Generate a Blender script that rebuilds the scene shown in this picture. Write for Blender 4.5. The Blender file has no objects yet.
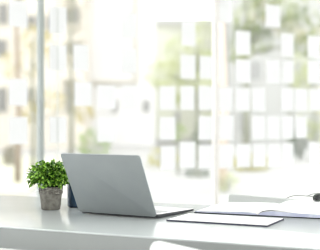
import bpy, bmesh, math, random
from mathutils import Vector, Matrix

random.seed(7)
scene = bpy.context.scene
COL = scene.collection
R = math.radians

# ------------------------------------------------------------------ camera
CAM_Z = 1.048                      # eye height; the desk top is at 0.75
F = 770.0                          # focal length in pixels of a 320 px wide frame
HORIZON = 122.0
cam_data = bpy.data.cameras.new('camera')
cam_data.sensor_width = 36.0
cam_data.lens = 36.0 * F / 320.0
cam_data.clip_end = 400
cam_data.dof.use_dof = True
cam_data.dof.focus_distance = 2.47
cam_data.dof.aperture_fstop = 3.0
cam = bpy.data.objects.new('camera', cam_data)
COL.objects.link(cam)
cam.location = (0, 0, CAM_Z)
cam.rotation_euler = (R(90) - 3.0 / F, 0, 0)
scene.camera = cam

# ------------------------------------------------------------------ sky, light, exposure
world = bpy.data.worlds.new('overcast_sky')
scene.world = world
world.use_nodes = True
bg = world.node_tree.nodes['Background']
bg.inputs['Color'].default_value = (0.975, 0.99, 1.0, 1)
bg.inputs['Strength'].default_value = 3.3

def area_light(name, loc, size, power, col=(1, 1, 1)):
    l = bpy.data.lights.new(name, 'AREA')
    l.shape = 'RECTANGLE'
    l.size, l.size_y = size
    l.energy = power
    l.color = col
    o = bpy.data.objects.new(name, l)
    COL.objects.link(o)
    o.location = loc
    return o
area_light('overhead_fill_light', (0.2, 0.2, 2.97), (3.0, 1.6), 30, (1.0, 0.99, 0.97))  # added fill to brighten the dim room, out of view

vs = scene.view_settings
vs.view_transform = 'Standard'
vs.look = 'None'
vs.gamma = 1.0
vs.exposure = 0.0
vs.use_curve_mapping = False
scene.cycles.use_denoising = True
scene.cycles.filter_width = 1.1
scene.cycles.max_bounces = 10
scene.cycles.transparent_max_bounces = 16

# ------------------------------------------------------------------ materials
def nt(name):
    m = bpy.data.materials.new(name)
    m.use_nodes = True
    return m, m.node_tree.nodes, m.node_tree.links

def pbr(name, col, rough=0.5, metal=0.0, noise=None, spec=0.5, bump=0.0, scale=40.0, sheen=0.0):
    """principled; noise = second colour mixed in by a noise texture"""
    m, N, L = nt(name)
    p = N['Principled BSDF']
    p.inputs['Roughness'].default_value = rough
    p.inputs['Metallic'].default_value = metal
    p.inputs['Specular IOR Level'].default_value = spec
    p.inputs['Base Color'].default_value = (*col, 1)
    tc = N.new('ShaderNodeTexCoord')
    no = N.new('ShaderNodeTexNoise')
    no.inputs['Scale'].default_value = scale
    no.inputs['Detail'].default_value = 4
    L.new(tc.outputs['Object'], no.inputs['Vector'])
    if noise:
        r = N.new('ShaderNodeValToRGB')
        r.color_ramp.elements[0].position = 0.38
        r.color_ramp.elements[1].position = 0.62
        r.color_ramp.elements[0].color = (*col, 1)
        r.color_ramp.elements[1].color = (*noise, 1)
        L.new(no.outputs['Fac'], r.inputs['Fac'])
        L.new(r.outputs['Color'], p.inputs['Base Color'])
    if bump:
        b = N.new('ShaderNodeBump')
        b.inputs['Strength'].default_value = bump
        b.inputs['Distance'].default_value = 0.002
        L.new(no.outputs['Fac'], b.inputs['Height'])
        L.new(b.outputs['Normal'], p.inputs['Normal'])
    return m

def leafy(name, a, b, scale, trans=0.35, rough=0.45):
    """leaf surface: two greens by noise, part of the light passes through"""
    m, N, L = nt(name)
    p = N['Principled BSDF']
    p.inputs['Roughness'].default_value = rough
    tc = N.new('ShaderNodeTexCoord')
    no = N.new('ShaderNodeTexNoise')
    no.inputs['Scale'].default_value = scale
    no.inputs['Detail'].default_value = 3
    r = N.new('ShaderNodeValToRGB')
    r.color_ramp.elements[0].position = 0.40
    r.color_ramp.elements[1].position = 0.62
    r.color_ramp.elements[0].color = (*a, 1)
    r.color_ramp.elements[1].color = (*b, 1)
    L.new(tc.outputs['Object'], no.inputs['Vector'])
    L.new(no.outputs['Fac'], r.inputs['Fac'])
    L.new(r.outputs['Color'], p.inputs['Base Color'])
    t = N.new('ShaderNodeBsdfTranslucent')
    L.new(r.outputs['Color'], t.inputs['Color'])
    mx = N.new('ShaderNodeMixShader')
    mx.inputs['Fac'].default_value = trans
    L.new(p.outputs['BSDF'], mx.inputs[1])
    L.new(t.outputs['BSDF'], mx.inputs[2])
    L.new(mx.outputs['Shader'], N['Material Output'].inputs['Surface'])
    return m

def thin_glass(name):
    m, N, L = nt(name)
    N.remove(N['Principled BSDF'])
    t = N.new('ShaderNodeBsdfTransparent')
    t.inputs['Color'].default_value = (0.98, 0.985, 0.985, 1)
    g = N.new('ShaderNodeBsdfGlossy')
    g.inputs['Roughness'].default_value = 0.02
    fr = N.new('ShaderNodeFresnel')
    fr.inputs['IOR'].default_value = 1.25
    mx = N.new('ShaderNodeMixShader')
    L.new(fr.outputs['Fac'], mx.inputs['Fac'])
    L.new(t.outputs['BSDF'], mx.inputs[1])
    L.new(g.outputs['BSDF'], mx.inputs[2])
    L.new(mx.outputs['Shader'], N['Material Output'].inputs['Surface'])
    return m

def film(name, col):
    m, N, L = nt(name)
    N.remove(N['Principled BSDF'])
    d = N.new('ShaderNodeBsdfDiffuse')
    t = N.new('ShaderNodeBsdfTranslucent')
    d.inputs['Color'].default_value = (*col, 1)
    t.inputs['Color'].default_value = (*col, 1)
    mx = N.new('ShaderNodeMixShader')
    mx.inputs['Fac'].default_value = 0.62
    L.new(d.outputs['BSDF'], mx.inputs[1])
    L.new(t.outputs['BSDF'], mx.inputs[2])
    L.new(mx.outputs['Shader'], N['Material Output'].inputs['Surface'])
    return m

M = {
    'floor': pbr('floor_vinyl', (0.62, 0.62, 0.60), 0.35, noise=(0.58, 0.58, 0.56), scale=3),
    'plaster': pbr('white_plaster', (0.72, 0.72, 0.70), 0.8, bump=0.1, scale=60),
    'glass': thin_glass('window_glass'),
    'alu': pbr('brushed_frame', (0.29, 0.32, 0.30), 0.5, 0.1, noise=(0.32, 0.35, 0.33), scale=12),
    'seal': pbr('pale_seal', (0.60, 0.62, 0.58), 0.5),
    'post': pbr('beige_post', (0.70, 0.67, 0.62), 0.5, noise=(0.67, 0.64, 0.60), scale=10),
    'film': film('white_film', (0.805, 0.805, 0.80)),
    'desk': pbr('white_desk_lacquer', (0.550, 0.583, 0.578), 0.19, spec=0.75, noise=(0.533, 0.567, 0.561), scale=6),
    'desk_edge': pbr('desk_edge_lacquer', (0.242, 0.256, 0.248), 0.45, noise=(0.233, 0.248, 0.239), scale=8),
    'steel': pbr('powder_steel', (0.45, 0.46, 0.46), 0.4, 0.6),
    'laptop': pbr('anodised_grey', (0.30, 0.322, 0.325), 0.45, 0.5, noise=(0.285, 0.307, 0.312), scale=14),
    'base': pbr('shade_dark_base', (0.055, 0.058, 0.06), 0.45, 0.4, noise=(0.05, 0.053, 0.055), scale=14),  # darkened in colour to carry the shade on the laptop's side
    'deck': pbr('silver_deck', (0.62, 0.61, 0.61), 0.35, 0.5),
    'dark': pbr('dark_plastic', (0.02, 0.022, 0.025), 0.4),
    'key': pbr('silver_key', (0.50, 0.50, 0.50), 0.45),
    'screen': pbr('dark_screen', (0.015, 0.016, 0.02), 0.1),
    'rubber': pbr('black_rubber', (0.02, 0.02, 0.02), 0.8),
    'bright_edge': pbr('polished_edge', (0.75, 0.75, 0.74), 0.2, 0.8),
    'pot': pbr('rough_cement', (0.13, 0.122, 0.104), 0.9, noise=(0.20, 0.19, 0.163), bump=0.6, scale=70),
    'rope': pbr('jute_rope', (0.12, 0.112, 0.095), 0.95, noise=(0.29, 0.275, 0.24), bump=0.8, scale=120),
    'soil': pbr('dark_soil', (0.03, 0.022, 0.015), 0.95, bump=0.8, scale=90),
    'leaf': leafy('small_leaf', (0.009, 0.070, 0.006), (0.36, 0.64, 0.08), 110, 0.12, 0.28),  # leaf variation, pushed further to paint in highlights and shaded gaps
    'stem': pbr('green_stem', (0.10, 0.20, 0.04), 0.6),
    'mug': pbr('blue_glaze', (0.012, 0.036, 0.07), 0.25, noise=(0.02, 0.05, 0.09), scale=9),
    'mug_in': pbr('pale_glaze', (0.6, 0.63, 0.65), 0.25),
    'paper': pbr('white_paper', (0.84, 0.84, 0.83), 0.6, noise=(0.805, 0.805, 0.80), scale=20),
    'pages': pbr('shaded_page_edges', (0.46, 0.48, 0.62), 0.7, noise=(0.58, 0.60, 0.72), scale=30),  # lavender in the colour stands for shade under the curled page
    'navy': pbr('navy_board', (0.035, 0.035, 0.06), 0.5),
    'black_cover': pbr('charcoal_cover', (0.03, 0.035, 0.04), 0.5),
    'chair': pbr('pale_grey_shell', (0.52, 0.54, 0.52), 0.45, noise=(0.50, 0.52, 0.50), scale=15),
    'chair_white': pbr('white_shell', (0.86, 0.86, 0.84), 0.4),
    'frame_dark': pbr('tortoise_frame', (0.03, 0.04, 0.03), 0.25),
    'temple': pbr('grey_temple', (0.30, 0.31, 0.29), 0.3),
    # outdoors
    'paving': pbr('pale_paving', (0.337, 0.332, 0.316), 0.9, noise=(0.304, 0.299, 0.283), scale=0.6),
    'lawn': pbr('hazed_lawn', (0.40, 0.39, 0.27), 0.9, noise=(0.47, 0.46, 0.36), scale=1.2),  # grass paled in its colour to stand for haze and glass veil
    'bark': pbr('brown_bark', (0.232, 0.185, 0.135), 0.9, noise=(0.309, 0.251, 0.193), scale=9, bump=0.6),
    'bark_pale': pbr('tan_bark', (0.60, 0.48, 0.38), 0.9, noise=(0.66, 0.54, 0.44), scale=9, bump=0.6),
    'bark_grey': pbr('grey_bark', (0.187, 0.197, 0.140), 0.9, noise=(0.262, 0.262, 0.206), scale=9),
    'leaf_pale': leafy('pale_tree_leaf', (0.42, 0.46, 0.23), (0.55, 0.57, 0.34), 1.5, 0.4),
    'leaf_grey': leafy('grey_tree_leaf', (0.172, 0.218, 0.098), (0.380, 0.414, 0.184), 1.2, 0.35),
    'leaf_gold': leafy('golden_tree_leaf', (0.40, 0.35, 0.15), (0.52, 0.46, 0.25), 1.2, 0.4),
    'leaf_dry': leafy('dry_tree_leaf', (0.295, 0.277, 0.217), (0.434, 0.399, 0.312), 1.2, 0.35),
    'leaf_dark': leafy('dark_shrub_leaf', (0.089, 0.119, 0.082), (0.163, 0.200, 0.134), 3, 0.3),
    'leaf_yellow': leafy('yellow_shrub_leaf', (0.40, 0.37, 0.08), (0.50, 0.47, 0.16), 3, 0.4),
    'leaf_green': leafy('green_shrub_leaf', (0.22, 0.33, 0.08), (0.36, 0.44, 0.17), 3, 0.4),
    'render_white': pbr('white_render', (0.666, 0.659, 0.642), 0.9, noise=(0.642, 0.633, 0.617), scale=0.5),
    'render_beige': pbr('beige_render', (0.520, 0.482, 0.415), 0.9, noise=(0.579, 0.531, 0.454), scale=0.3),
    'render_cream': pbr('cream_render', (0.682, 0.690, 0.558), 0.9, noise=(0.744, 0.744, 0.635), scale=0.3),
    'render_grey': pbr('grey_render', (0.375, 0.375, 0.352), 0.9, noise=(0.420, 0.420, 0.398), scale=0.3),
    'trim_beige': pbr('beige_trim', (0.487, 0.454, 0.370), 0.8),
    'pane_dark': pbr('dark_pane', (0.155, 0.150, 0.137), 0.3),
    'pane_pale': pbr('pale_pane', (0.262, 0.262, 0.246), 0.15),
}

# ------------------------------------------------------------------ helpers
def obj(name, bm, mat, parent=None, smooth=False, loc=None, rot=None):
    me = bpy.data.meshes.new(name)
    bmesh.ops.recalc_face_normals(bm, faces=bm.faces)
    bm.to_mesh(me)
    bm.free()
    if smooth:
        for p in me.polygons:
            p.use_smooth = True
    me.materials.append(mat)
    o = bpy.data.objects.new(name, me)
    COL.objects.link(o)
    if parent is not None:
        o.parent = parent
    if loc is not None:
        o.location = loc
    if rot is not None:
        o.rotation_euler = rot
    return o

def flat_ok(o, ang=35):
    """smooth shading with sharp edges kept"""
    for p in o.data.polygons:
        p.use_smooth = True
    o.data.set_sharp_from_angle(angle=R(ang))
    return o

def tag(o, label, cat, group=None):
    o['label'] = label
    o['category'] = cat
    if group:
        o['group'] = group
    return o

def thing(name, label, cat, loc=(0, 0, 0), rz=0.0, group=None):
    o = bpy.data.objects.new(name, None)
    COL.objects.link(o)
    o.empty_display_size = 0.05
    o.location = loc
    o.rotation_euler = (0, 0, rz)
    return tag(o, label, cat, group)

def structure(o):
    o['kind'] = 'structure'
    return o

def add_box(bm, lo, hi, bevel=0.0, seg=2):
    x0, y0, z0 = lo
    x1, y1, z1 = hi
    v = [bm.verts.new(c) for c in ((x0, y0, z0), (x1, y0, z0), (x1, y1, z0), (x0, y1, z0),
                                   (x0, y0, z1), (x1, y0, z1), (x1, y1, z1), (x0, y1, z1))]
    fs = [bm.faces.new([v[i] for i in q]) for q in ((3, 2, 1, 0), (4, 5, 6, 7), (0, 1, 5, 4),
                                                    (1, 2, 6, 5), (2, 3, 7, 6), (3, 0, 4, 7))]
    if bevel:
        es = list({e for f in fs for e in f.edges})
        bmesh.ops.bevel(bm, geom=es, offset=bevel, segments=seg, affect='EDGES', profile=0.5)
    return bm

def box(lo, hi, bevel=0.0, seg=2):
    return add_box(bmesh.new(), lo, hi, bevel, seg)

def slab(x0, x1, y0, y1, z0, z1, r, ease=0.0, n=6):
    """rounded rectangle of corner radius r, extruded, its rims eased"""
    bm = bmesh.new()
    pts = []
    for cx, cy, a0 in ((x1 - r, y1 - r, 0), (x0 + r, y1 - r, 90), (x0 + r, y0 + r, 180), (x1 - r, y0 + r, 270)):
        for k in range(n + 1):
            a = R(a0 + 90 * k / n)
            pts.append((cx + r * math.cos(a), cy + r * math.sin(a)))
    mx, my = (x0 + x1) / 2, (y0 + y1) / 2
    def ring(z, inset):
        fx = 1 - inset / ((x1 - x0) / 2)
        fy = 1 - inset / ((y1 - y0) / 2)
        return [bm.verts.new((mx + (x - mx) * fx, my + (y - my) * fy, z)) for x, y in pts]
    if ease:
        levels = [(z0, ease), (z0 + ease * 0.3, ease * 0.3), (z0 + ease, 0), (z1 - ease, 0), (z1 - ease * 0.3, ease * 0.3), (z1, ease)]
    else:
        levels = [(z0, 0), (z1, 0)]
    rings = [ring(z, i) for z, i in levels]
    for a, b in zip(rings, rings[1:]):
        for k in range(len(a)):
            j = (k + 1) % len(a)
            bm.faces.new((a[k], a[j], b[j], b[k]))
    bm.faces.new(list(reversed(rings[0])))
    bm.faces.new(rings[-1])
    return bm

def add_lathe(bm, prof, n=40, cap=True, c=(0, 0, 0)):
    rings = []
    for r, z in prof:
        rings.append([bm.verts.new((c[0] + r * math.cos(2 * math.pi * k / n), c[1] + r * math.sin(2 * math.pi * k / n), c[2] + z)) for k in range(n)])
    for a, b in zip(rings, rings[1:]):
        for k in range(n):
            j = (k + 1) % n
            bm.faces.new((a[k], a[j], b[j], b[k]))
    if cap:
        bm.faces.new(list(reversed(rings[0])))
        bm.faces.new(rings[-1])
    return bm

def lathe(prof, n=40, cap=True):
    return add_lathe(bmesh.new(), prof, n, cap)

def add_tube(bm, pts, rad, n=10, closed=False):
    pts = [Vector(p) for p in pts]
    rads = rad if isinstance(rad, (list, tuple)) else [rad] * len(pts)
    rings = []
    m = len(pts)
    prev = None
    for i, p in enumerate(pts):
        if closed:
            t = (pts[(i + 1) % m] - pts[i - 1]).normalized()
        else:
            t = (pts[min(i + 1, m - 1)] - pts[max(i - 1, 0)]).normalized()
        if prev is None:
            up = Vector((0, 0, 1)) if abs(t.z) < 0.9 else Vector((1, 0, 0))
            a = t.cross(up).normalized()
        else:
            a = (prev - t * prev.dot(t)).normalized()
        prev = a
        b = t.cross(a)
        rings.append([bm.verts.new(p + (a * math.cos(2 * math.pi * k / n) + b * math.sin(2 * math.pi * k / n)) * rads[i]) for k in range(n)])
    prs = list(zip(rings, rings[1:])) + ([(rings[-1], rings[0])] if closed else [])
    for a, b in prs:
        for k in range(n):
            j = (k + 1) % n
            bm.faces.new((a[k], a[j], b[j], b[k]))
    if not closed:
        bm.faces.new(list(reversed(rings[0])))
        bm.faces.new(rings[-1])
    return bm

def tube(pts, rad, n=10, closed=False):
    return add_tube(bmesh.new(), pts, rad, n, closed)

def add_leaf(bm, pos, direction, normal, length, width, cup=0.25):
    """an oval leaf folded along its midrib"""
    d = direction.normalized()
    s = d.cross(normal).normalized()
    nrm = s.cross(d).normalized()
    rows = ((0.0, 0.08), (0.3, 0.85), (0.6, 1.0), (0.85, 0.6), (1.0, 0.05))
    prev = None
    for t, w in rows:
        c = pos + d * (length * t) - nrm * (length * 0.22 * t * t)
        l = bm.verts.new(c + s * (width * w / 2) + nrm * (width * cup * w))
        k = bm.verts.new(c)
        r = bm.verts.new(c - s * (width * w / 2) + nrm * (width * cup * w))
        if prev:
            bm.faces.new((prev[0], prev[1], k, l))
            bm.faces.new((prev[1], prev[2], r, k))
        prev = (l, k, r)

def rand_dir():
    z = random.uniform(-1, 1)
    a = random.uniform(0, 2 * math.pi)
    q = math.sqrt(1 - z * z)
    return Vector((q * math.cos(a), q * math.sin(a), z))

def at(px, py, h):
    """the point at height h that the photograph shows at pixel (px, py)"""
    y = F * (CAM_Z - h) / (py - HORIZON)
    return Vector(((px - 160) * y / F, y, h))

def at_y(px, py, y):
    return Vector(((px - 160) * y / F, y, CAM_Z - (py - HORIZON) * y / F))

# ------------------------------------------------------------------ room
WALL_C, WALL_M = 4.6, 0.56                       # glass wall: y = WALL_C + WALL_M * x
wall_rot = math.atan(WALL_M)
E = Vector((math.cos(wall_rot), math.sin(wall_rot), 0))
WN = Vector((E.y, -E.x, 0))                      # towards the room
def wall_s(px):
    k = (px - 160) / F
    y = WALL_C / (1 - WALL_M * k)
    return k * y / E.x
def wall_z(px, py):
    k = (px - 160) / F
    y = WALL_C / (1 - WALL_M * k)
    return CAM_Z - (py - HORIZON) * y / F
ROOM_H = 3.0
S0, S1 = -5.0, 5.5
def wall_pt(s, d=0.0, z=0.0):
    return Vector((0, WALL_C, 0)) + E * s + WN * d + Vector((0, 0, z))

def poly_slab(pts, z0, z1):
    bm = bmesh.new()
    a = [bm.verts.new((p[0], p[1], z0)) for p in pts]
    b = [bm.verts.new((p[0], p[1], z1)) for p in pts]
    bm.faces.new(list(reversed(a)))
    bm.faces.new(b)
    for k in range(len(a)):
        j = (k + 1) % len(a)
        bm.faces.new((a[k], a[j], b[j], b[k]))
    return bm

wl, wr = wall_pt(S0, -0.1), wall_pt(S1, -0.1)
room = [(wl.x, -5.0), (wr.x, -5.0), (wr.x, wr.y), (wl.x, wl.y)]
structure(obj('floor', poly_slab(room, -0.12, 0.0), M['floor']))
structure(obj('ceiling', poly_slab(room, ROOM_H, ROOM_H + 0.2), M['plaster']))
structure(obj('wall_back', box((wl.x, -5.15, 0), (wr.x, -5.0, ROOM_H)), M['plaster']))

s_left, s_right = wall_s(40.6), wall_s(215.5)
def wall_box(s0, s1, d0, d1, z0, z1, bevel=0.0):
    return box((s0, -d1, z0), (s1, -d0, z1), bevel)
W_LOC, W_ROT = (0, WALL_C, 0), (0, 0, wall_rot)
cuts = [S0, s_left, s_right, S1]
for i, (a, b) in enumerate(zip(cuts, cuts[1:])):
    structure(obj('window_%d' % (i + 1), wall_box(a + 0.006, b - 0.006, -0.005, 0.005, 0.06, ROOM_H - 0.06), M['glass'], None, False, W_LOC, W_ROT))
structure(obj('trim_1', wall_box(s_left - 0.0105, s_left + 0.0105, -0.03, 0.03, 0.0, ROOM_H, 0.002), M['alu'], None, False, W_LOC, W_ROT))
structure(obj('trim_2', wall_box(s_right - 0.006, s_right + 0.006, -0.03, 0.03, 0.0, ROOM_H, 0.002), M['post'], None, False, W_LOC, W_ROT))
structure(obj('trim_3', wall_box(wall_s(57) - 0.0035, wall_s(57) + 0.0035, 0.005, 0.010, 0.06, ROOM_H - 0.06), M['seal'], None, False, W_LOC, W_ROT))
structure(obj('trim_4', wall_box(S0, S1, -0.04, 0.04, 0.0, 0.06), M['alu'], None, False, W_LOC, W_ROT))
structure(obj('trim_5', wall_box(S0, S1, -0.04, 0.04, ROOM_H - 0.06, ROOM_H), M['alu'], None, False, W_LOC, W_ROT))

# ------------------------------------------------------------------ white film rectangles on the glass
film_left = [(8.5, 1, 27, 27), (8.5, 79, 27, 105.5), (8.5, 117, 27, 144)]
film_mid = [
    [(49, 7, 66, 34), (121, 13, 136, 38), (181, 22, 195, 46)],
    [(49, 45, 66, 71), (73, 45, 88, 71), (121, 49, 136, 73), (180, 55, 195, 79), (199, 56, 212, 79)],
    [(74, 82, 91, 106), (97, 85, 115, 109), (121, 85, 137, 109), (159, 86, 175, 110), (180, 86, 194, 110), (198, 86, 212, 110)],
    [(49, 117, 66, 143), (97, 117, 115, 142), (159, 117, 175, 140), (198, 116, 212, 140)],
    [(160, 146, 175, 170), (179, 142, 195, 168), (198, 145, 212, 169)],
]
film_right = [
    [(217.5, -1, 232, 23), (265, 5, 279.5, 27.5)],
    [(235, 31, 250, 55), (280.5, 34, 293, 57), (307, 36, 319.5, 58)],
    [(235, 59.5, 250, 83), (266, 60, 279.5, 83), (281.5, 60.5, 293, 83), (307, 60.5, 318.5, 83)],
    [(217.5, 87, 232, 111), (235, 88, 249, 111), (251, 88, 264.5, 111), (280.5, 88, 293, 111), (294.5, 89, 307, 111), (308.5, 89, 321, 111)],
    [(217.5, 115, 233, 140), (251, 116, 265, 139.5), (266.5, 116, 279.5, 139), (281, 116, 293, 138.5), (295, 116, 306, 138)],
    [(217.5, 144, 233, 168), (236, 144, 250, 167.5), (252, 144, 265.5, 167), (267, 143.5, 280, 167), (281.5, 143, 293, 165.5), (308, 142, 319.5, 164)],
]
ORD = ['first', 'second', 'third', 'fourth', 'fifth', 'sixth']
def add_film(q, label, group):
    x0, y0, x1, y1 = q
    xm = (x0 + x1) / 2
    sa, sb = wall_s(x0), wall_s(x1)
    za, zb = wall_z(xm, y1), wall_z(xm, y0)
    w, h = sb - sa, zb - za
    o = obj('window_sticker', box((-w / 2, -0.0012, 0), (w / 2, 0, h)), M['film'], None, False,
            wall_pt((sa + sb) / 2, 0.0055, za), W_ROT)
    tag(o, label, 'sticker', group)
for q, w in zip(film_left, ('topmost of three', 'middle one of three', 'lowest of three, nearest the plant')):
    add_film(q, 'white rectangle on the left glass pane, ' + w, 'white rectangles on the left pane')
MID_ROW = ['top', 'second', 'third', 'fourth', 'lowest']
for r, row in enumerate(film_mid):
    for c, q in enumerate(row):
        add_film(q, 'white rectangle on the wide middle glass pane, %s row, %s from the left' % (MID_ROW[r], ORD[c]), 'white rectangles on the middle pane')
RIGHT_ROW = ['top', 'second', 'third', 'fourth', 'fifth', 'lowest']
for r, row in enumerate(film_right):
    for c, q in enumerate(row):
        add_film(q, 'white rectangle on the right glass pane, %s row, %s from the left' % (RIGHT_ROW[r], ORD[c]), 'white rectangles on the right pane')

# ------------------------------------------------------------------ outdoors
GZ = -0.15
structure(obj('ground', box((-60, 8.2, GZ - 0.2), (60, 120, GZ)), M['paving']))
def on_ground(px, y):
    return ((px - 160) * y / F, y, GZ)

bm = poly_slab([(-9, 12.6), (-2.2, 12.6), (-3.2, 26), (-12, 26)], GZ, GZ + 0.03)
structure(obj('lawn', bm, M['lawn']))

def building(name, label, x0p, x1p, top_py, y, depth, wall, wins, pane, roof_mat, bands=()):
    """a block whose front stands at distance y; wins are pixel rectangles of its openings"""
    xa, xb = (x0p - 160) * y / F, (x1p - 160) * y / F
    zt = CAM_Z - (top_py - HORIZON) * y / F
    b = thing(name, label, 'building', ((xa + xb) / 2, y, GZ))
    ox = (xa + xb) / 2
    obj('wall', box((xa - ox, 0, 0), (xb - ox, depth, zt - GZ)), wall, b)
    obj('roof', box((xa - ox - 0.3, -0.3, zt - GZ), (xb - ox + 0.3, depth + 0.3, zt - GZ + 0.35)), roof_mat, b)
    for p0, q0, p1, q1 in wins:
        a, c = at_y(p0, q1, y), at_y(p1, q0, y)
        f = obj('window', box((a.x - ox - 0.05, -0.05, a.z - GZ - 0.05), (c.x - ox + 0.05, 0.02, c.z - GZ + 0.05)), roof_mat, b)
        obj('pane', box((a.x - ox, -0.07, a.z - GZ), (c.x - ox, -0.045, c.z - GZ)), pane, f)
    for p0, q0, p1, q1 in bands:
        a, c = at_y(p0, q1, y), at_y(p1, q0, y)
        obj('cornice', box((a.x - ox, -0.18, a.z - GZ), (c.x - ox, 0.0, c.z - GZ)), M['trim_beige'], b)
    return b

building('beige_building', 'beige building with dark windows far behind the left glass pane', -60, 84, -120, 34, 3.4,
         M['render_beige'], [(-1, 4, 8, 24), (27, 16, 37, 30), (46, 16, 50, 30), (66, 6, 79, 24), (66, 42, 79, 54), (-3, 40, 7, 56), (-2, 88, 7, 112),
                             (28, 88, 36, 104), (66, 82, 74, 112)], M['pane_dark'], M['trim_beige'])
building('white_building', 'white rendered building with a beige ledge behind the laptop', 86, 155, -120, 38, 10,
         M['render_white'], [(112, 100, 118, 112), (143, 100, 150, 112)], M['pane_pale'], M['render_white'],
         [(86, 81, 137, 83.5), (135.5, -20, 138, 82)])
building('cream_building', 'low cream building behind the pale trees left of the beige post', 143, 236, 24, 53, 10,
         M['render_cream'], [(176, 112, 179, 136), (205, 140, 212, 145)], M['pane_pale'], M['render_white'])
building('grey_building', 'pale grey building behind the trees on the right', 228, 360, -60, 40, 12,
         M['render_grey'], [(244, 60, 262, 80), (262, 28, 278, 34), (294, 60, 306, 84), (250, 94, 263, 100), (238, 112, 250, 134), (294, 112, 307, 136)],
         M['pane_pale'], M['render_white'])

def crown(bm, c, rad, n, size):
    for _ in range(n):
        d = rand_dir()
        t = random.uniform(0.35, 1.0) ** 0.5
        p = Vector(c) + Vector((d.x * rad[0], d.y * rad[1], d.z * rad[2])) * t
        add_leaf(bm, p, (d + rand_dir() * 0.9), rand_dir(), size * random.uniform(0.7, 1.3), size * 0.6, 0.15)

def tree(name, label, px, y, trunk_r, leaf, bark, crowns, n, size, trunk_top=None):
    """crowns: (px, py, radius_x, radius_z) in metres about pixel centres"""
    random.seed(int(px * 7 + y))
    x, yy, z = on_ground(px, y)
    t = thing(name, label, 'tree', (x, yy, z))
    cs = []
    for cpx, cpy, rx, rz in crowns:
        p = at_y(cpx, cpy, y) - Vector((x, yy, z))
        cs.append((p, rx, rz))
    top = trunk_top if trunk_top else (max(p.z for p, _, _ in cs))
    tb = tube([(0, 0, -0.05), (0.02, 0, top * 0.35), (-0.02, 0.02, top * 0.7), (0.0, 0, top)],
              [trunk_r * 1.25, trunk_r, trunk_r * 0.85, trunk_r * 0.5], 10)
    obj('trunk', tb, bark, t, True)
    for p, rx, rz in cs:
        bb = bmesh.new()
        base = Vector((0, 0, min(top * 0.75, max(0.3, p.z - rz))))
        add_tube(bb, [base, (base + p) / 2 + Vector((0, 0, 0.12)), p], [trunk_r * 0.5, trunk_r * 0.4, trunk_r * 0.2], 7)
        obj('branch', bb, bark, t, True)
    lb = bmesh.new()
    for p, rx, rz in cs:
        crown(lb, p, (rx, rx, rz), int(n), size)
    obj('crown', lb, leaf, t)
    return t

tree('bare_tree', 'slim brown tree trunk behind the left glass pane', 17.5, 15, 0.055, M['leaf_dry'], M['bark'],
     [(14, -30, 0.7, 0.5), (26, -24, 0.6, 0.4)], 60, 0.16)
tree('dry_tree', 'greyish dry tree behind the middle pane left of the bright centre', 71, 22, 0.06, M['leaf_dry'], M['bark_grey'],
     [(70, 18, 0.35, 0.6), (73, 50, 0.32, 0.4), (70, 92, 0.2, 0.5), (76, -6, 0.4, 0.5)], 60, 0.14)
tree('leafy_tree', 'pale yellow-green tree behind the middle pane left of the beige post', 197, 23, 0.06, M['leaf_pale'], M['bark_grey'],
     [(205, 40, 0.42, 0.6), (168, 74, 0.55, 0.4), (195, 82, 0.6, 0.16), (178, 52, 0.3, 0.5), (160, 76, 0.45, 0.4), (172, 97, 0.25, 0.15), (208, 128, 0.22, 0.3), (205, 62, 0.3, 0.3)], 75, 0.16)
tree('garden_tree', 'large grey-green tree filling the upper right glass', 246, 20, 0.09, M['leaf_grey'], M['bark_grey'],
     [(248, 20, 0.40, 0.5), (240, 44, 0.2, 0.6), (258, 40, 0.36, 0.35), (283, 14, 0.5, 0.36), (300, 26, 0.55, 0.45), (318, 14, 0.55, 0.6), (270, -6, 0.5, 0.3),
      (306, 48, 0.5, 0.2)], 85, 0.15)
tree('hedge_tree', 'yellowish green tree at the right edge below the large tree', 314, 24, 0.06, M['leaf_pale'], M['bark_grey'],
     [(300, 72, 0.22, 0.7), (312, 112, 0.4, 0.6), (302, 84, 0.2, 0.5), (318, 132, 0.3, 0.3)], 75, 0.15)
tree('tan_tree', 'slim tan orange trunk just right of the beige post', 222.5, 14, 0.075, M['leaf_pale'], M['bark_pale'],
     [(226, -26, 0.4, 0.4)], 60, 0.14)
tree('golden_tree', 'golden leaved tree behind the left glass pane beside the metal mullion', 33, 20, 0.05, M['leaf_gold'], M['bark_grey'],
     [(30, 62, 0.32, 0.45), (55, 56, 0.25, 0.3), (36, 36, 0.3, 0.2), (52, 100, 0.28, 0.3), (8, 66, 0.25, 0.3), (84, 112, 0.22, 0.25), (30, 112, 0.2, 0.3)], 45, 0.13)
tree('golden_tree', 'golden leaved tree right of the large grey-green tree, at the top right', 290, 25, 0.05, M['leaf_gold'], M['bark_grey'],
     [(284, 22, 0.5, 0.35), (312, 36, 0.5, 0.3), (262, 10, 0.35, 0.35), (318, 100, 0.3, 0.4)], 60, 0.14)
for px, lab in ((178, 'slender olive sapling behind the lowest rectangles, the left of two'),
                (197, 'slender dark sapling nearest the beige post, the right of two')):
    tree('sapling', lab, px, 17.5, 0.03, M['leaf_green'] if px == 178 else M['leaf_dark'], M['bark_grey'],
         [(px, 132, 0.12, 0.2)], 30, 0.10)

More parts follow.
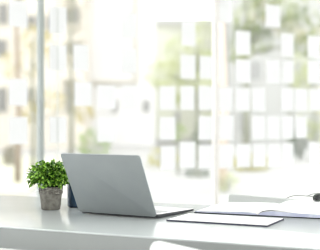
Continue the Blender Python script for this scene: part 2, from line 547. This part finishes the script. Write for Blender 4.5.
def shrub(label, px, y, w, h, leaf, n=140, size=0.13):
    x, yy, z = on_ground(px, y)
    t = thing('shrub', label, 'shrub', (x, yy, z), 0, 'shrubs outside the window')
    sb = bmesh.new()
    for _ in range(7):
        a = random.uniform(0, 6.28)
        add_tube(sb, [(0, 0, -0.03), (math.cos(a) * w * 0.2, math.sin(a) * w * 0.2, h * 0.4), (math.cos(a) * w * 0.35, math.sin(a) * w * 0.3, h * 0.75)], [0.015, 0.012, 0.006], 6)
    obj('stem', sb, M['bark_grey'], t)
    lb = bmesh.new()
    crown(lb, (0, 0, h * 0.55), (w / 2, w / 2, h * 0.45), n, size)
    obj('foliage', lb, leaf, t)
shrub('round green shrub outdoors just above the laptop lid', 94, 22, 0.85, 0.95, M['leaf_green'])
shrub('yellowish shrub outdoors behind the pale chair', 252, 19, 1.0, 0.35, M['leaf_yellow'])
shrub('low yellowish shrub outdoors at the foot of the slim tan trunk', 225, 13.2, 0.42, 0.32, M['leaf_pale'], 50, 0.08)
shrub('low yellow-green shrub outdoors behind the laptop keyboard side', 165, 20, 0.8, 0.55, M['leaf_yellow'], 70)
shrub('dark grey-green shrub outdoors at the right, between two white rectangles', 299, 24, 0.4, 0.95, M['leaf_dark'])
shrub('low grey-green shrub outdoors at the foot of the two saplings', 196, 16.8, 0.5, 0.14, M['leaf_dark'], 60, 0.08)
shrub('small dry brown shrub outdoors on the lawn far left', 11, 21, 0.35, 0.5, M['leaf_dry'])

# ------------------------------------------------------------------ desk
TOP = 0.75
FRONT_L = at(0, 226.4, TOP)
FRONT_R = at(320, 248.8, TOP)
U = (FRONT_R - FRONT_L).normalized()             # along the front edge, to the right
V = Vector((-U.y, U.x, 0))                       # towards the far edge
DESK_ROT = math.atan2(U.y, U.x)
THICK = 0.062
desk = thing('desk', 'long white glossy desk with a thick grey front edge in front of the glass wall', 'desk', (FRONT_L.x, FRONT_L.y, 0), DESK_ROT)
DX0, DX1, DD = -0.85, 1.55, 0.775
flat_ok(obj('desk_top', slab(DX0, DX1, 0.0, DD, TOP - 0.004, TOP, 0.004, 0.0009), M['desk'], desk))
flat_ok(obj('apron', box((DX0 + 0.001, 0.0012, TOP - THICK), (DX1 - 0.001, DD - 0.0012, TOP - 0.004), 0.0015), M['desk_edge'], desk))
for x in (DX0 + 0.05, DX1 - 0.11):
    for y in (0.05, DD - 0.11):
        obj('leg', box((x, y, 0), (x + 0.06, y + 0.06, TOP - THICK), 0.004), M['steel'], desk)

# ------------------------------------------------------------------ laptop
HR = at(157.0, 219.2, TOP)
PSI = R(30.5)
LW, LD, LL = 0.295, 0.250, 0.2165
OPEN_BACK = R(27.5)
A = Vector((math.cos(PSI), -math.sin(PSI), 0))
HL = HR - A * LW
laptop = thing('laptop', 'open silver-grey laptop seen from behind, standing on the white desk', 'laptop', HL, -PSI)
# local: x along the hinge, y towards the front edge of the keyboard
def taper(bm):
    for v in bm.verts:
        k = max(0.0, min(1.0, v.co.y / LD))
        v.co.z = 0.0025 + (v.co.z - 0.0025) * (1 - 0.52 * k)
    return bm
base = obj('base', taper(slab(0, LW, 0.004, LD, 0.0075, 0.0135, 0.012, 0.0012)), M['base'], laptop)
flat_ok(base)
flat_ok(obj('bottom_cover', taper(slab(0.0012, LW - 0.0012, 0.006, LD - 0.002, 0.0022, 0.0078, 0.011, 0.0)), M['dark'], base))  # its dark colour carries the shade along the lower side
flat_ok(obj('deck', taper(slab(0.0006, LW - 0.0006, 0.010, LD - 0.0006, 0.0134, 0.0139, 0.011)), M['deck'], base))
kb = bmesh.new()
for r in range(5):
    n = 13
    for c in range(n):
        kx = 0.022 + c * (LW - 0.044) / n
        ky = 0.030 + r * 0.0185
        if r == 4 and 3 < c < 9:
            continue
        add_box(kb, (kx, ky, 0.0138), (kx + (LW - 0.044) / n - 0.003, ky + 0.0155, 0.0150))
add_box(kb, (0.022 + 4 * (LW - 0.044) / 13, 0.104, 0.0138), (0.022 + 9 * (LW - 0.044) / 13 - 0.003, 0.1195, 0.0150))
obj('keyboard', taper(kb), M['key'], base)
flat_ok(obj('touchpad', taper(slab(LW / 2 - 0.05, LW / 2 + 0.05, 0.138, 0.205, 0.0138, 0.0142, 0.004)), M['deck'], base))
for fx in (0.03, LW - 0.03):
    for fy in (0.03, LD - 0.03):
        obj('rubber_foot', lathe([(0.007, 0), (0.0075, 0.0006), (0.0075, 0.0024)], 16), M['rubber'], base, False, (fx, fy, 0.0))
for fy, w in ((0.05, 0.009), (0.068, 0.013), (0.10, 0.006)):
    obj('port', box((LW - 0.0004, fy, 0.0058), (LW + 0.0003, fy + w, 0.0085)), M['dark'], base)
# lid: pivots at the rear edge, leaning back towards the viewer
lid_rot = (R(90) + OPEN_BACK, 0, 0)
hinge = obj('hinge', tube([(0.05, 0.004, 0.0095), (LW - 0.05, 0.004, 0.0095)], 0.0045, 14), M['dark'], laptop, True)
lid = obj('lid', slab(0, LW, 0.0, LL, -0.0025, 0.0025, 0.010, 0.0012), M['laptop'], laptop, False, (0, 0.0, 0.0075), lid_rot)
flat_ok(lid)
flat_ok(obj('bezel', slab(0.0012, LW - 0.0012, 0.0015, LL - 0.0012, -0.0032, -0.0024, 0.009), M['dark'], lid))
obj('screen', box((0.008, 0.016, -0.0035), (LW - 0.008, LL - 0.009, -0.0031)), M['screen'], lid)

# ------------------------------------------------------------------ potted plant
PC = at(49.5, 210.4, TOP) + Vector((0.0, 0.030, 0))
plant = thing('potted_plant', 'small bushy green plant in a round grey cement pot left of the laptop', 'plant', PC)
RB, RT, PH = 0.0325, 0.0378, 0.079
pot = obj('pot', lathe([(RB - 0.004, 0), (RB, 0.003), (RT, PH * 0.72), (RT + 0.0005, PH * 0.98), (RT - 0.001, PH), (RT - 0.004, PH), (RT - 0.0045, PH - 0.012)], 48, True), M['pot'], plant, True)
for k, (z, r) in enumerate(((0.0755, 0.0028), (0.0690, 0.0031), (0.0625, 0.0031), (0.0565, 0.0026))):
    ring = []
    for i in range(64):
        a = 2 * math.pi * i / 64
        rr = RT + 0.0008 + 0.0004 * math.sin(a * 9 + k)
        ring.append((rr * math.cos(a), rr * math.sin(a), z + 0.0007 * math.sin(a * 5 + 2 * k)))
    obj('rope_band', tube(ring, r, 8, True), M['rope'], pot, True)
obj('soil', lathe([(0.001, PH - 0.016), (RT - 0.0045, PH - 0.012), (RT - 0.005, PH - 0.0095), (0.012, PH - 0.006), (0.001, PH - 0.005)], 32), M['soil'], plant, True)
stems = bmesh.new()
leaves = bmesh.new()
FC = Vector((-0.0075, 0, PH + 0.031))
FR = Vector((0.068, 0.064, 0.052))
NS = 130
random.seed(11)
for i in range(NS):
    ga = i * 2.39996
    zz = 1 - 1.50 * (i + 0.5) / NS               # from the crown's top to below its middle
    q = math.sqrt(max(0, 1 - zz * zz))
    dirn = Vector((q * math.cos(ga), q * math.sin(ga), zz))
    lump = random.uniform(0.80, 1.04)
    tip = FC + Vector((dirn.x * FR.x, dirn.y * FR.y, dirn.z * FR.z)) * lump
    root = Vector((dirn.x * 0.014, dirn.y * 0.014, PH - 0.006))
    mid = root.lerp(tip, 0.5) + Vector((0, 0, 0.012 + 0.006 * (1 - zz)))
    pts = [root, root.lerp(mid, 0.6) + Vector((0, 0, 0.003)), mid.lerp(tip, 0.4) + Vector((0, 0, 0.003)), tip]
    add_tube(stems, pts, [0.0012, 0.0011, 0.001, 0.0006], 5)
    for j in range(8):
        t = 0.55 + 0.45 * j / 7
        p = mid.lerp(tip, (t - 0.5) * 2) + rand_dir() * 0.004
        out = (tip - mid).normalized()
        d = out * (0.5 + 0.5 * t) + rand_dir() * 0.85
        if d.length < 0.1:
            d = out
        add_leaf(leaves, p, d, (out * 0.3 + Vector((0, 0, 0.8)) + rand_dir() * 0.5), random.uniform(0.013, 0.020), random.uniform(0.009, 0.0125), 0.18)
obj('stem', stems, M['stem'], plant, True)
obj('foliage', leaves, M['leaf'], plant, True)

# ------------------------------------------------------------------ mug behind the laptop
MC = at(64.3, 209.0, TOP)
MR = 0.036
mug = thing('mug', 'dark blue mug half hidden behind the left edge of the laptop', 'mug', MC + Vector((MR + 0.002, 0.068, 0)), R(20))
flat_ok(obj('cup', lathe([(MR - 0.008, 0), (MR - 0.003, 0.0015), (MR, 0.006), (MR, 0.088), (MR - 0.0012, 0.0905), (MR - 0.003, 0.0895), (MR - 0.0035, 0.085), (MR - 0.004, 0.008), (0.004, 0.005)], 40), M['mug'], mug), 50)
obj('handle', tube([(MR - 0.002, 0, 0.072), (MR + 0.014, 0, 0.074), (MR + 0.026, 0, 0.062), (MR + 0.028, 0, 0.045), (MR + 0.022, 0, 0.028), (MR + 0.010, 0, 0.020), (MR - 0.002, 0, 0.020)], 0.0048, 10), M['mug'], mug, True)

# ------------------------------------------------------------------ thin notepad in front
N0 = at(166.0, 221.2, TOP)
N1 = at(267.5, 227.2, TOP)
nu = (N1 - N0).normalized()
NW = (N1 - N0).length
pad = thing('notepad', 'thin white notepad with a dark board lying nearest on the desk before the open book', 'notepad', N0, math.atan2(nu.y, nu.x))
flat_ok(obj('board', slab(0, NW, 0, 0.176, 0.0, 0.0044, 0.004, 0.0006), M['navy'], pad))
flat_ok(obj('paper', slab(0.0015, NW - 0.002, 0.0025, 0.174, 0.0044, 0.0053, 0.003, 0.0003), M['paper'], pad))

# ------------------------------------------------------------------ open book
B0 = at(195.0, 213.0, TOP)
B1 = at(320.0, 219.0, TOP)
bu = (B1 - B0).normalized()
book = thing('open_book', 'open book with white pages and a dark cover behind the notepad', 'book', B0, math.atan2(bu.y, bu.x))
PW, PD = 0.212, 0.315
flat_ok(obj('cover', slab(-0.003, 2 * PW + 0.003, -0.003, PD + 0.003, 0.0, 0.003, 0.003, 0.0006), M['black_cover'], book))
def page_block(profile, lift=0.0, z0=0.003):
    """pages between the cover and a curved top given as (x, height)"""
    bm = bmesh.new()
    ny = 8
    rows = []
    for j in range(ny + 1):
        y = PD * j / ny
        rows.append([(bm.verts.new((x, y, z0)), bm.verts.new((x, y, z0 + h + lift * (j / ny) ** 1.5 * max(0.0, (x - PW) / PW)))) for x, h in profile])
    for a, b in zip(rows, rows[1:]):
        for k in range(len(profile) - 1):
            bm.faces.new((a[k][1], a[k + 1][1], b[k + 1][1], b[k][1]))
            bm.faces.new((a[k][0], b[k][0], b[k + 1][0], a[k + 1][0]))
        bm.faces.new((a[0][0], a[0][1], b[0][1], b[0][0]))
        bm.faces.new((a[-1][0], b[-1][0], b[-1][1], a[-1][1]))
    for r in (rows[0], rows[-1]):
        for k in range(len(profile) - 1):
            bm.faces.new((r[k][0], r[k + 1][0], r[k + 1][1], r[k][1]))
    return bm
left_prof = [(0.0, 0.0025), (0.05, 0.0038), (0.11, 0.0058), (0.16, 0.0072), (0.19, 0.0066), (0.205, 0.0045), (PW - 0.0015, 0.001)]
right_prof = [(PW + 0.0005, 0.001), (PW + 0.006, 0.006), (PW + 0.015, 0.0095), (PW + 0.03, 0.0125), (PW + 0.05, 0.0140), (PW + 0.08, 0.0130), (PW + 0.13, 0.0105), (PW + 0.18, 0.0095), (2 * PW, 0.0092)]
def sheet(profile, lift, extra, z0=0.003, th=0.0004):
    """the uppermost leaf lying on a block"""
    bm = bmesh.new()
    ny = 8
    rows = []
    for j in range(ny + 1):
        y = PD * j / ny
        row = []
        for x, h in profile:
            z = z0 + h + lift * (j / ny) ** 1.5 * max(0.0, (x - PW) / PW) + extra
            row.append((bm.verts.new((x, y, z)), bm.verts.new((x, y, z + th))))
        rows.append(row)
    for a, b in zip(rows, rows[1:]):
        for k in range(len(profile) - 1):
            bm.faces.new((a[k][1], a[k + 1][1], b[k + 1][1], b[k][1]))
            bm.faces.new((a[k][0], b[k][0], b[k + 1][0], a[k + 1][0]))
        bm.faces.new((a[0][0], a[0][1], b[0][1], b[0][0]))
        bm.faces.new((a[-1][0], b[-1][0], b[-1][1], a[-1][1]))
    for r in (rows[0], rows[-1]):
        for k in range(len(profile) - 1):
            bm.faces.new((r[k][0], r[k + 1][0], r[k + 1][1], r[k][1]))
    return bm
LIFT_R = 0.015
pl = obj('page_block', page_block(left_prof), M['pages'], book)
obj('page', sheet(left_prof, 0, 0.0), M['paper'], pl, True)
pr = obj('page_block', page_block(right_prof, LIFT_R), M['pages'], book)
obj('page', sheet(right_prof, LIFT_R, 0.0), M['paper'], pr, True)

curl = [(PW + 0.001, 0.002), (PW + 0.005, 0.0078), (PW + 0.014, 0.0124), (PW + 0.028, 0.0158), (PW + 0.045, 0.0173), (PW + 0.062, 0.0167), (PW + 0.085, 0.0144), (PW + 0.110, 0.0120), (PW + 0.125, 0.0109)]
obj('curled_page', sheet(curl, LIFT_R, 0.0), M['paper'], book, True)

# ------------------------------------------------------------------ glasses on the right page
GP = at(313.5, 202.0, TOP + 0.0235)
glasses = thing('eyeglasses', 'dark-rimmed eyeglasses resting on the far right page of the open book', 'glasses', GP, R(42))
def rim(cx):
    return [(cx + 0.025 * math.cos(2 * math.pi * k / 28), 0.0, 0.0135 + 0.0115 * math.sin(2 * math.pi * k / 28) * (1.0 if math.sin(2 * math.pi * k / 28) > 0 else 1.0)) for k in range(28)]
fr = bmesh.new()
for cx in (0.025, 0.092):
    add_tube(fr, rim(cx), 0.0028, 8, True)
add_tube(fr, [(0.048, 0, 0.018), (0.0585, 0, 0.021), (0.069, 0, 0.018)], 0.002, 8)
frm = obj('frame', fr, M['frame_dark'], glasses, True)
for cx in (0.025, 0.092):
    ln = bmesh.new()
    vs_ = [ln.verts.new((cx + (x - cx) * 0.95, 0.0003, 0.0135 + (z - 0.0135) * 0.95)) for x, _, z in rim(cx)]
    ln.faces.new(vs_)
    ext = bmesh.ops.extrude_face_region(ln, geom=ln.faces[:])
    for v in [g for g in ext['geom'] if isinstance(g, bmesh.types.BMVert)]:
        v.co.y -= 0.0008
    obj('lens', ln, M['glass'], glasses)
for x, s in ((-0.001, -1), (0.118, 1)):
    obj('temple', tube([(x, 0.0, 0.019), (x + s * 0.001, 0.04, 0.0187), (x + s * 0.001, 0.075, 0.018), (x, 0.098, 0.012), (x, 0.115, 0.005)], 0.0016, 8), M['temple'], glasses, True)

# ------------------------------------------------------------------ chairs
def chair(name, label, corner, top_z, yaw, width, mat, leg_mat, r_corner, seat_dir):
    """shell chair: corner = plan point of the backrest's left end seen from the camera"""
    t = thing(name, label, 'chair', (corner.x, corner.y, 0), yaw)
    bh = 0.30
    # backrest: a rounded panel standing upright, slightly curved
    bm = slab(0, width, -bh / 2, bh / 2, -0.010, 0.010, r_corner, 0.004, 8)
    bmesh.ops.subdivide_edges(bm, edges=[e for e in bm.edges if abs(e.verts[0].co.x - e.verts[1].co.x) > 0.1], cuts=8, use_grid_fill=True)
    rot = Matrix.Rotation(R(90), 4, 'X')
    bmesh.ops.transform(bm, matrix=Matrix.Translation((0, 0, top_z - bh / 2)) @ rot, verts=bm.verts)
    flat_ok(obj('backrest', bm, mat, t))
    s = seat_dir
    y0, y1 = sorted((s * 0.02, s * 0.42))
    flat_ok(obj('seat', slab(0.0, width, y0, y1, 0.43, 0.452, 0.05, 0.005), mat, t))
    for x in (0.06, width - 0.06):
        obj('back_support', tube([(x, 0.012 * s, top_z - bh + 0.06), (x, 0.03 * s, 0.46), (x, 0.06 * s, 0.44)], 0.011, 10), leg_mat, t, True)
    for x, dx in ((0.04, -0.02), (width - 0.04, 0.02)):
        for y, dy in ((s * 0.07, -0.02 * s), (s * 0.38, 0.02 * s)):
            obj('leg', tube([(x, y, 0.435), (x + dx, y + dy, 0.0)], [0.013, 0.010], 10), leg_mat, t, True)
    return t
chair('office_chair', 'pale grey chair with a low square back behind the desk', at_y(229.5, 194, 3.35), CAM_Z - 72 * 3.35 / F, R(-42), 0.36,
      M['chair'], M['steel'], 0.012, -1)
nc = at_y(152.3, 240, 1.93)
chair('shell_chair', 'white chair with a rounded back just showing below the desk front edge', nc, nc.z, R(-56), 0.40,
      M['chair_white'], M['steel'], 0.03, 1)
